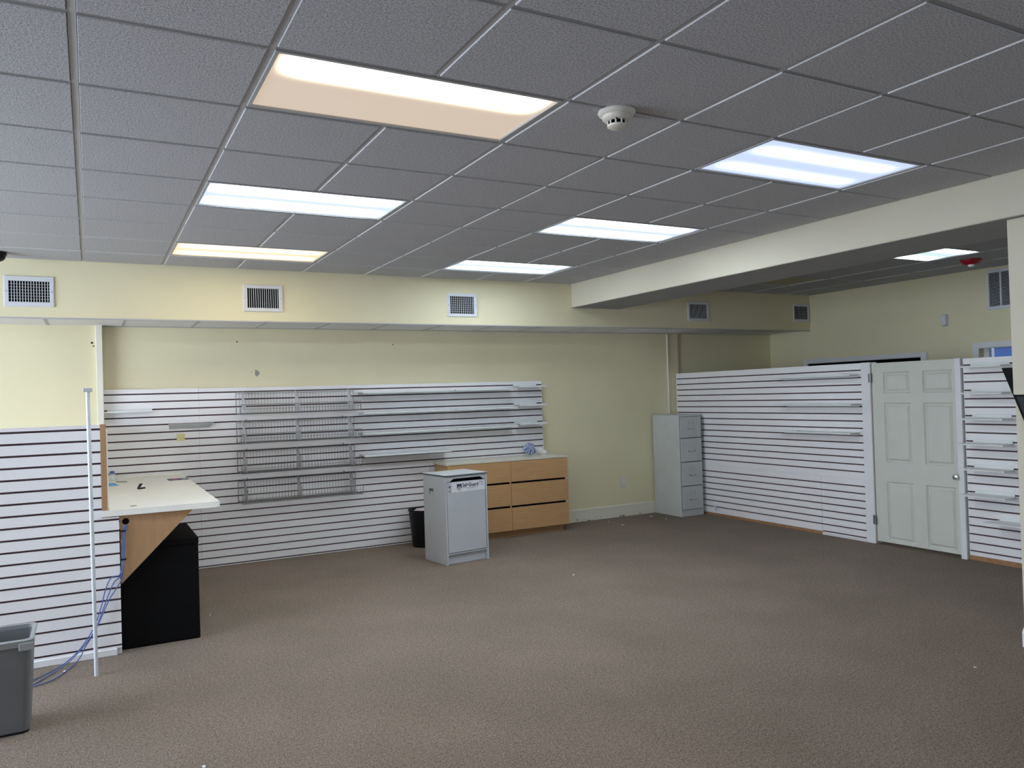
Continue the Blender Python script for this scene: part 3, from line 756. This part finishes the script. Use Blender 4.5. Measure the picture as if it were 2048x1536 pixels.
# ------------------------------------------------------------------ counter, gusset, black cabinet
t = thing('service_counter', 'cream laminate counter running from the low partition to the back slatwall', 'counter', (-0.15, 4.2, 0.905))
ox, oy = -0.15, 4.2
mb = MB().prism([(-0.540 - ox, 2.978 - oy), (0.188 - ox, 2.978 - oy), (0.188 - ox, 5.47 - oy), (-0.470 - ox, 5.47 - oy), (-0.470 - ox, 5.39 - oy), (-0.4912 - ox, 5.39 - oy), (-0.4912 - ox, 3.0 - oy), (-0.540 - ox, 2.984 - oy)], 'z', 0.0, 0.040)
mb.build('worktop', M['counter'], t)
MB().box(-0.470 - ox, 0.17 - ox, 5.455 - oy, 5.475 - oy, 0.0405, 0.055, 0.002).build('rear_strip', M['counter'], t)
for (a, b, z) in ((-0.345, 3.123, 0.03),):
    MB().lathe([(0.022, 0.0402), (0.022, 0.041), (0.016, 0.0415)], 16, (a - ox, b - oy, 0)).build('grommet', M['inkgrey'], t)
mb = MB().prism([(-0.432 - ox, 0.0), (0.018 - ox, 0.0), (-0.432 - ox, -0.452)], 'y', 2.998 - oy, 3.018 - oy)
g = mb.build('gusset_panel', M['gusset'], t)
n = 16
MB().prism([(-0.399 - ox + 0.021*math.cos(2*PI*k/n), -0.042 + 0.021*math.sin(2*PI*k/n)) for k in range(n)], 'y', 2.9965 - oy, 2.9985 - oy).build('cable_hole', M['dark'], g)
t = thing('filing_cabinet', 'low black filing cabinet under the cream counter', 'filing cabinet', (-0.19, 3.45, 0))
MB().box(-0.245, 0.243, -0.377, 0.375, 0.0, 0.694, 0.006).build('body', M['black'], t)
MB().box(-0.247, 0.245, -0.383, 0.377, 0.655, 0.698, 0.004).build('top', M['black'], t)
MB().box(-0.240, 0.238, -0.3795, -0.377, 0.012, 0.645, 0.001).build('rear_panel', M['black'], t)

# things on the counter
ZC = 0.9452
t = thing('staple_remover', 'small black and white staple remover lying on the counter', 'staple remover', (-0.238, 4.29, ZC), math.radians(20))
mb = MB().prism([(-0.026, 0.0), (0.028, 0.0), (0.028, 0.012), (-0.02, 0.010)], 'y', -0.016, 0.016); mb.build('lower_jaw', M['blackplastic'], t)
MB().prism([(-0.026, 0.006), (-0.018, 0.011), (0.010, 0.042), (-0.004, 0.042)], 'y', -0.016, 0.016).build('upper_jaw', M['blackplastic'], t)
MB().prism([(-0.012, 0.013), (0.024, 0.013), (0.010, 0.038)], 'y', -0.015, 0.015).build('steel_jaw', M['paper'], t)
t = thing('printed_card', 'dark blue printed card at the far right corner of the counter', 'card', (0.098, 4.93, ZC), 0.03)
MB().box(-0.085, 0.085, -0.09, 0.09, 0, 0.0015).build('card', M['cardblue'], t)
MB().box(-0.045, -0.005, -0.055, 0.045, 0.0016, 0.0019).build('red_patch', M['cardred'], t)
MB().box(0.035, 0.07, -0.02, 0.05, 0.0016, 0.0019).build('pale_patch', M['pale'], t)
t = tag(MB().tube([(0, 0, 0.003), (0.02, 0.025, 0.004), (0.055, 0.08, 0.004), (0.09, 0.12, 0.005), (0.095, 0.14, 0.008)], 0.0032, 6).build('twist_tie', M['paper'], None, (-0.444, 3.645, ZC)), 'thin white strip of wire lying on the counter near the front', 'wire')
t = tag(MB().tube([(0, 0, 0.003), (0.04, -0.035, 0.003), (0.085, -0.075, 0.003)], 0.0035, 6).build('pen', M['inkgrey'], None, (-0.40, 5.09, ZC)), 'grey pen at the back of the counter', 'pen')
t = thing('folded_leaflet', 'blue leaflet on the counter beside the wood-edged partition', 'leaflet', (-0.437, 4.83, ZC))
MB().prism([(-0.035, -0.12), (0.05, -0.10), (0.03, 0.12), (-0.035, 0.16)], 'z', 0, 0.002).build('lower_sheet', M['bluepaper'], t)
MB().prism([(-0.035, -0.02), (0.035, 0.02), (0.02, 0.11), (-0.035, 0.15)], 'z', 0.0022, 0.006).build('upper_sheet', M['bluepaper'], t)
t = thing('spray_bottle', 'clear bottle with blue cap at the back corner of the counter', 'bottle', (-0.425, 5.30, ZC))
MB().lathe([(0.036, 0), (0.038, 0.01), (0.038, 0.045), (0.022, 0.058), (0.018, 0.062)], 18).build('bottle', M['clear'], t, smooth=True)
MB().lathe([(0.021, 0.062), (0.021, 0.082), (0.014, 0.085), (0, 0.086)], 16).build('cap', M['cable'], t, smooth=True)
tag(MB().box(-0.0365, 0.0365, -0.003, -0.0008, -0.035, 0.035).build('sticky_note', M['note'], None, (0.182, YB, 1.303)), 'yellow sticky note on the back slatwall under the tilted shelf', 'note')

# ------------------------------------------------------------------ pole, cables, grey bin
t = thing('metal_pole', 'thin white metal pole standing in front of the low partition', 'pole', (-0.589, 2.612, 0))
MB().tube([(0, 0, 0), (-0.006, 0, 0.85), (-0.012, 0, 1.722)], 0.0115, 14).build('tube', M['alu'], t, smooth=True)
MB().box(-0.038, 0.014, -0.014, 0.014, 1.716, 1.741, 0.003).build('cap', M['filelight'], t)
def ray(px, py):
    a = (px - 1024)/1567.2; b = (py - 768)/1567.2
    return RIGHT*a + DOWN*b + FWD
CAM = Vector((-0.5886, -2.7891, 1.6226))
def on_y(px, py, y): d = ray(px, py); return CAM + d*((y - CAM.y)/d.y)
def on_z(px, py, z): d = ray(px, py); return CAM + d*((z - CAM.z)/d.z)
def spline(pts, k=6):
    out = []
    P_ = [pts[0]] + pts + [pts[-1]]
    for i in range(1, len(P_) - 2):
        for s in range(k):
            u = s/k
            p0, p1, p2, p3 = P_[i - 1], P_[i], P_[i + 1], P_[i + 2]
            out.append(0.5*((2*p1) + (p2 - p0)*u + (2*p0 - 5*p1 + 4*p2 - p3)*u*u + (3*p1 - p0 - 3*p2 + p3)*u**3))
    out.append(pts[-1]); return out
t = thing('cable_bundle', 'blue network cables hanging from the counter gusset to the carpet', 'cable', (-0.44, 2.96, 0))
base = Vector((-0.44, 2.96, 0))
paths = [[(250, 1050, 2.99), (247, 1068, 2.985), (245, 1100, 2.985), (244, 1130, 2.98), (239, 1150, 2.975), (222, 1156, 2.965), (211, 1180, 2.965), (202, 1215, 2.96), (188, 1255, 2.95), (165, 1292, 2.93), (140, 1318, 2.88), (112, 1338, None), (62, 1362, None)],
         [(252, 1050, 2.988), (249, 1068, 2.983), (247.5, 1100, 2.983), (246, 1130, 2.978), (243, 1150, 2.97), (228, 1165, 2.96), (216, 1192, 2.96), (203, 1228, 2.955), (189, 1262, 2.945), (168, 1292, 2.92), (140, 1322, 2.85), (110, 1344, None), (58, 1374, None)],
         [(254, 1050, 2.988), (250, 1072, 2.983), (249, 1100, 2.983), (247, 1130, 2.978), (244, 1155, 2.97), (236, 1172, 2.96), (218, 1200, 2.955), (204, 1232, 2.95), (190, 1262, 2.945), (170, 1295, 2.93), (162, 1312, 2.9), (145, 1332, None), (105, 1360, None), (55, 1376, None)]]
for pl in paths:
    pts = [(on_y(a, b, y) if y else on_z(a, b, 0.006)) - base for (a, b, y) in pl]
    MB().tube(spline(pts), 0.0034, 7).build('cable', M['cable'], t, smooth=True)
for (px, py) in ((243, 1062), (245, 1119)):
    p = on_y(px, py, 2.982) - base
    MB().box(p.x - 0.012, p.x + 0.024, p.y - 0.006, p.y + 0.004, p.z - 0.006, p.z + 0.006, 0.002).build('cable_clip', M['blackplastic'], t)

t = thing('waste_bin', 'grey rectangular plastic waste bin at the bottom left', 'bin', (-1.07, 1.985, 0))
def binring(x0, x1, y0, y1, r, z): return rrect(x0 + 1.07, x1 + 1.07, y0 - 1.985, y1 - 1.985, r, z)
mb = MB(); hb = 0.478
mb.loft([binring(-1.245, -0.893, 1.868, 2.115, 0.03, 0.012), binring(-1.27, -0.872, 1.822, 2.165, 0.032, hb - 0.02),
         binring(-1.262, -0.880, 1.832, 2.155, 0.028, hb - 0.02), binring(-1.238, -0.900, 1.876, 2.107, 0.025, 0.022)])
mb.build('body', M['plasticgrey'], t, smooth=True)
MB().loft([binring(-1.243, -0.895, 1.870, 2.113, 0.03, 0.0), binring(-1.243, -0.895, 1.870, 2.113, 0.03, 0.012)]).build('foot', M['blackplastic'], t)
mb = MB()
mb.loft([binring(-1.275, -0.866, 1.815, 2.170, 0.036, hb - 0.034), binring(-1.282, -0.860, 1.806, 2.178, 0.038, hb - 0.004), binring(-1.278, -0.864, 1.810, 2.174, 0.036, hb),
         binring(-1.262, -0.880, 1.832, 2.155, 0.028, hb), binring(-1.264, -0.878, 1.829, 2.158, 0.028, hb - 0.034)], cap0=False, cap1=False)
mb.build('rim', M['plasticrim'], t, smooth=True)
MB().box(-0.925 + 1.07, -0.862 + 1.07, 1.802 - 1.985, 1.812 - 1.985, hb - 0.052, hb - 0.012, 0.004).build('corner_grip', M['plasticrim'], t)

# ------------------------------------------------------------------ wooden chest
t = thing('drawer_chest', 'wide wooden chest with six drawers and a cream top against the back wall', 'chest of drawers', (3.585, 5.27, 0), math.radians(-0.6))
cx, cy = 3.585, 5.27
def L_(x): return x - cx
MB().box(L_(2.835), L_(4.335), -0.175, 0.195, 0.078, 0.862).build('carcass', M['maple'], t)
MB().box(L_(2.87), L_(4.318), -0.125, 0.19, 0, 0.078).build('plinth', M['mapledark'], t)
MB().box(L_(2.812), L_(4.362), -0.200, 0.20, 0.864, 0.892, 0.003).build('top', M['chesttop'], t)
MB().box(L_(2.845), L_(3.59), -0.1775, -0.1755, 0.09, 0.855).box(L_(3.606), L_(4.325), -0.1775, -0.1755, 0.09, 0.855).build('drawer_openings', M['dark'], t)
MB().box(L_(3.588), L_(3.608), -0.182, -0.1755, 0.085, 0.86).build('centre_divider', M['maple'], t)
for (z0, z1) in ((0.630, 0.860), (0.360, 0.607), (0.080, 0.337)):
    for (x0, x1) in ((2.822, 3.597), (3.601, 4.356)):
        MB().box(L_(x0), L_(x1), -0.200, -0.184, z0, z1, 0.0015).build('drawer', M['maple'], t)
hd = MB().tube([(L_(4.337), -0.12, 0.56), (L_(4.362), -0.12, 0.555), (L_(4.366), -0.12, 0.50), (L_(4.362), -0.12, 0.455), (L_(4.337), -0.12, 0.45)], 0.006, 8).build('side_handle', M['steel'], t, smooth=True)
ZT = 0.8925
bm = bmesh.new(); bmesh.ops.create_icosphere(bm, subdivisions=4, radius=0.068)
for v in bm.verts:
    nn = mnoise.noise(v.co*22) * 0.020 + mnoise.noise(v.co*55) * 0.012
    v.co += v.normal*nn; v.co.z *= 0.93
mb = MB(); mb.addbm(bm)
tag(mb.build('cloth_wad', M['cloth'], None, (4.005, 5.335, ZT + 0.079), smooth=True), 'crumpled blue and white striped cloth on the wooden chest', 'cloth')
bm = bmesh.new(); bmesh.ops.create_icosphere(bm, subdivisions=4, radius=0.05)
for v in bm.verts:
    v.co.x *= 1.75; v.co.z *= 0.75; v.co.z -= v.co.x*0.18
    v.co += v.normal*(mnoise.noise(v.co*22)*0.018 + mnoise.noise(v.co*55)*0.008)
    v.co.z = max(v.co.z, -0.036)
mb = MB(); mb.addbm(bm)
tag(mb.build('plastic_bag', M['paper'], None, (4.172, 5.345, ZT + 0.037), smooth=True), 'crumpled white plastic bag beside the striped cloth on the chest', 'bag')

# ------------------------------------------------------------------ shredding console
t = thing('document_console', 'grey locked document cabinet with a paper slot standing in front of the chest', 'document cabinet', (2.389, 4.150, 0), math.radians(7.2))
WD, DP, HT = 0.480, 0.43, 0.862
MB().box(0, 0.016, 0.0, DP, 0, HT - 0.016, 0.001).build('side_panel', M['shred'], t)
MB().box(WD - 0.016, WD, 0.0, DP, 0, HT - 0.016, 0.001).build('side_panel', M['shred'], t)
MB().box(0.0162, WD - 0.0162, DP - 0.016, DP, 0.0, HT - 0.0165).build('back_panel', M['shred'], t)
MB().box(-0.004, WD + 0.004, -0.006, DP + 0.004, HT - 0.0158, HT - 0.002, 0.001).build('top_edging', M['shrededge'], t)
MB().box(-0.003, WD + 0.003, -0.005, DP + 0.003, HT - 0.0018, HT + 0.002).build('top', M['shredtop'], t)
zt_, zd = HT - 0.016, 0.797
fa = [(0.0165, zt_), (WD - 0.0165, zt_), (WD - 0.0165, zd), (0.448, zd), (0.405, 0.824), (0.095, 0.824), (0.052, zd), (0.0165, zd)]
MB().prism(fa, 'y', 0.004, 0.018).build('fascia', M['shred'], t)
MB().box(0.017, WD - 0.017, 0.03, 0.05, 0.11, zt_ - 0.002).build('dark_interior', M['dark'], t)
dr = MB().box(0.0215, WD - 0.0215, 0.004, 0.022, 0.114, zd - 0.005, 0.0015).build('door', M['shred'], t)
MB().box(0.0165, WD - 0.0165, 0.010, 0.026, 0.096, 0.108).build('bottom_rail', M['shred'], t)
MB().box(0.0165, WD - 0.0165, 0.040, 0.054, 0.0, 0.094).build('kick_panel', M['shred'], t)
for z in (0.748, 0.706):
    MB().lathe([(0.011, 0), (0.010, 0.003), (0.006, 0.004)], 14).build('lock', M['inkgrey' if z > 0.72 else 'steel'], dr, (0.050, 0.003, z)).rotation_euler = (PI/2, 0, 0)
lb = MB().box(0.072, 0.458, 0.0025, 0.0038, 0.693, 0.789).build('label', M['label'], dr)
yq = 0.0015
# emblem on the label: dark shield with a white ring
sh = [(0.133, 0.772), (0.150, 0.769), (0.167, 0.769), (0.186, 0.772), (0.186, 0.737), (0.181, 0.722), (0.171, 0.712), (0.1595, 0.706), (0.148, 0.712), (0.138, 0.722), (0.133, 0.737)]
MB().prism(sh, 'y', yq, 0.0024).build('shield_emblem', M['ink'], dr)
def disc(cx_, cz_, r, y0, y1, n_=20): return MB().prism([(cx_ + r*math.cos(2*PI*k/n_), cz_ + r*math.sin(2*PI*k/n_)) for k in range(n_)], 'y', y0, y1)
mb = disc(0.1595, 0.730, 0.0165, 0.0009, 0.0014); mb.prism([(0.168, 0.722), (0.177, 0.7175), (0.173, 0.727)], 'y', 0.0009, 0.0014)
mb.build('shield_ring', M['label'], dr)
disc(0.1595, 0.731, 0.0075, 0.0004, 0.0008).build('shield_dot', M['ink'], dr)
MB().box(0.139, 0.180, 0.0009, 0.0014, 0.755, 0.757).box(0.142, 0.177, 0.0009, 0.0014, 0.761, 0.763).build('shield_lines', M['inkgrey'], dr)
fc = bpy.data.curves.new('lettering', 'FONT'); fc.body = 'SafeGuard'; fc.size = 0.046; fc.offset = 0.0012; fc.extrude = 0.0003
fo = bpy.data.objects.new('lettering', fc); COL.objects.link(fo)
bpy.context.view_layer.update()
dg = bpy.context.evaluated_depsgraph_get()
me = bpy.data.meshes.new_from_object(fo.evaluated_get(dg)); me.name = 'lettering'
bpy.data.objects.remove(fo)
xs_ = [v.co.x for v in me.vertices]; wx = max(xs_) - min(xs_); x_0 = min(xs_)
for v in me.vertices: v.co.x = (v.co.x - x_0)*0.182/wx
me.materials.clear(); me.materials.append(M['ink'])
lo = link('lettering', me, dr, (0.196, 0.0018, 0.7385)); lo.rotation_euler = (PI/2, 0, 0)
mb = MB(); random.seed(9)
def dashes(x0, x1, z, h):
    x = x0
    while x < x1 - 0.004:
        w_ = random.uniform(0.008, 0.02); mb.box(x, min(x + w_, x1), 0.0018, 0.0024, z - h/2, z + h/2); x += w_ + 0.004
dashes(0.200, 0.372, 0.728, 0.0035); dashes(0.250, 0.335, 0.718, 0.0035)
dashes(0.392, 0.425, 0.778, 0.004); dashes(0.390, 0.440, 0.768, 0.004); dashes(0.388, 0.402, 0.752, 0.004); dashes(0.415, 0.432, 0.756, 0.004); dashes(0.412, 0.446, 0.744, 0.004)
tag(mb.build('fine_print', M['inkgrey'], dr), kind='stuff')
# recessed grip on the left side
gp = MB().box(-0.003, 0.0, 0.215, 0.318, 0.660, 0.730, 0.001).build('side_grip', M['shred'], t)
MB().box(-0.0045, -0.0025, 0.228, 0.305, 0.668, 0.722).build('grip_opening', M['shrededge'], gp)
MB().box(-0.0055, -0.004, 0.228, 0.285, 0.668, 0.694).build('grip_cup', M['filegrey'], gp)

# black bin behind it
t = thing('round_bin', 'black plastic bin with a pale liner behind the grey document cabinet', 'bin', (2.610, 5.255, 0))
mb = MB().lathe([(0.0, 0.0), (0.135, 0.0), (0.138, 0.006), (0.172, 0.385), (0.180, 0.388), (0.182, 0.400), (0.176, 0.404), (0.166, 0.395), (0.132, 0.012), (0.0, 0.012)], 32)
mb.build('body', M['blackplastic'], t, smooth=True)
bm = bmesh.new(); bmesh.ops.create_icosphere(bm, subdivisions=4, radius=0.15)
for v in bm.verts:
    v.co.z *= 0.22; v.co += v.normal*(mnoise.noise(v.co*16)*0.03)
    rr = math.hypot(v.co.x, v.co.y)
    if rr > 0.155: v.co.x *= 0.155/rr; v.co.y *= 0.155/rr
mb = MB(); mb.addbm(bm); mb.build('crumpled_liner', M['scrap'], t, (0, 0, 0.362), smooth=True)

# ------------------------------------------------------------------ tall filing cabinet
t = thing('filing_cabinet', 'tall grey four-drawer filing cabinet in the corner by the partition', 'filing cabinet', (6.155, 4.965, 0))
MB().box(-0.186, 0.186, 0.0, 0.525, 0.0, 1.297, 0.005).build('body', M['filegrey'], t)
MB().box(-0.150, 0.165, -0.003, 0.0, 0.006, 0.080, 0.001).build('base_plate', M['filelight'], t)
for i, (z0, z1) in enumerate(((1.004, 1.268), (0.700, 0.994), (0.394, 0.690), (0.092, 0.384))):
    dr = MB().box(-0.168, 0.168, -0.014, 0.0, z0, z1, 0.003).build('drawer', M['filegrey'], t)
    MB().box(-0.172, 0.172, -0.0012, 0.0, z0 - 0.006, z1 + 0.006).build('drawer_gap', M['shrededge'], dr)
    zh = (z0 + z1)/2 - 0.02
    MB().tube([(-0.052, -0.014, zh + 0.008), (-0.046, -0.030, zh), (-0.02, -0.036, zh - 0.004), (0.02, -0.036, zh - 0.004), (0.046, -0.030, zh), (0.052, -0.014, zh + 0.008)], 0.0065, 8).build('handle', M['steel'], dr, smooth=True)
    zl = z1 - 0.075
    mb = MB().box(-0.04, 0.04, -0.018, -0.0145, zl - 0.024, zl - 0.019).box(-0.04, 0.04, -0.018, -0.0145, zl + 0.019, zl + 0.024)
    mb.box(-0.043, -0.037, -0.018, -0.0145, zl - 0.024, zl + 0.024).box(0.037, 0.043, -0.018, -0.0145, zl - 0.024, zl + 0.024)
    mb.build('label_holder', M['steel'] if i == 0 else M['filegrey'], dr)
MB().tube([(0.03, 0.001, 1.283), (0.03, -0.006, 1.283)], 0.007, 12).build('lock', M['steel'], t)

# ------------------------------------------------------------------ outlet, plug, wire, edge panel, litter
t = thing('wall_outlet', 'cream double wall outlet low on the back wall left of the filing cabinet', 'outlet', (5.474, YW, 0.443))
MB().box(-0.040, 0.040, -0.006, 0, -0.064, 0.064, 0.003).build('plate', M['detector'], t)
for z in (-0.028, 0.028):
    s = disc(0, z, 0.019, -0.009, -0.0062).build('socket', M['white'], t)
    MB().box(-0.007, -0.004, -0.0098, -0.009, z - 0.004, z + 0.006).box(0.004, 0.007, -0.0098, -0.009, z - 0.004, z + 0.006).build('socket_slots', M['dark'], s)
t = thing('surface_socket', 'small clear plastic bracket low on the partition right of the filing cabinet', 'bracket', (XP, 4.80, 0.105))
MB().box(-0.012, 0, -0.022, 0.03, -0.02, 0.02, 0.003).build('plate', M['white'], t)
MB().tube([(-0.012, -0.02, 0.018), (-0.03, -0.024, 0.012), (-0.03, -0.024, -0.022), (-0.012, -0.02, -0.03)], 0.004, 6).build('hook', M['steel'], t)
tag(MB().tube([(0, 0, 0), (0, 0, 0.42), (0.05, 0, 0.435), (0.13, 0, 0.40), (0.13, 0, 0)], 0.004, 6).build('loose_wire', M['tan'], None, (8.02, YW - 0.06, 1.45)), 'thin looped wire showing above the partition in the far corner', 'wire')
t = thing('wall_display', 'black angular display panel fixed to the cream column at the right edge', 'display', (4.38, -0.10, 1.2))
P_ = [(0.034, 1.694), (-0.030, 1.694), (-0.030, 1.5255), (-0.32, 1.5255), (-0.32, 0.74)]
MB().prism([(y + 0.10, z - 1.2) for (y, z) in P_], 'x', -0.016, 0.020).build('panel', M['black'], t)
MB().prism([(y + 0.10, z - 1.2) for (y, z) in ((-0.05, 1.515), (-0.31, 1.515), (-0.31, 0.80))], 'x', -0.0185, -0.0162).build('face', M['blackplastic'], t)
sc_me = MB().prism([(-0.016, -0.006), (0.004, -0.011), (0.017, 0.002), (0.002, 0.010), (-0.012, 0.006)], 'z', 0.0005, 0.004).mesh('paper_scrap', M['paper'])
for (px, py, s, lb) in ((1302, 1032.5, 1.3, 'closest to the filing cabinet side'), (1332, 1038, 1.0, 'in front of the filing cabinet side, greyer of two'), (1218, 1043.5, 0.9, 'between chest and filing cabinet, nearer the wall'),
                    (1245, 1050, 1.0, 'between chest and filing cabinet, nearer the camera'), (1147, 1150, 0.8, 'in the open floor before the wooden chest'), (129, 1343, 0.7, 'beside the blue cables'),
                    (420, 1230, 0.5, 'beside the black filing cabinet'), (408, 1534, 0.7, 'at the bottom edge of the picture'), (1950, 1335, 0.5, 'alone near the cream column')):
    p = on_z(px, py, 0)
    o = link('paper_scrap', sc_me, None, (p.x, p.y, 0)); o.scale = (s, s, 1); o.rotation_euler = (0, 0, random.uniform(0, 6))
    tag(o, 'white paper scrap on the carpet ' + lb, 'paper scrap', 'paper scraps on the carpet')
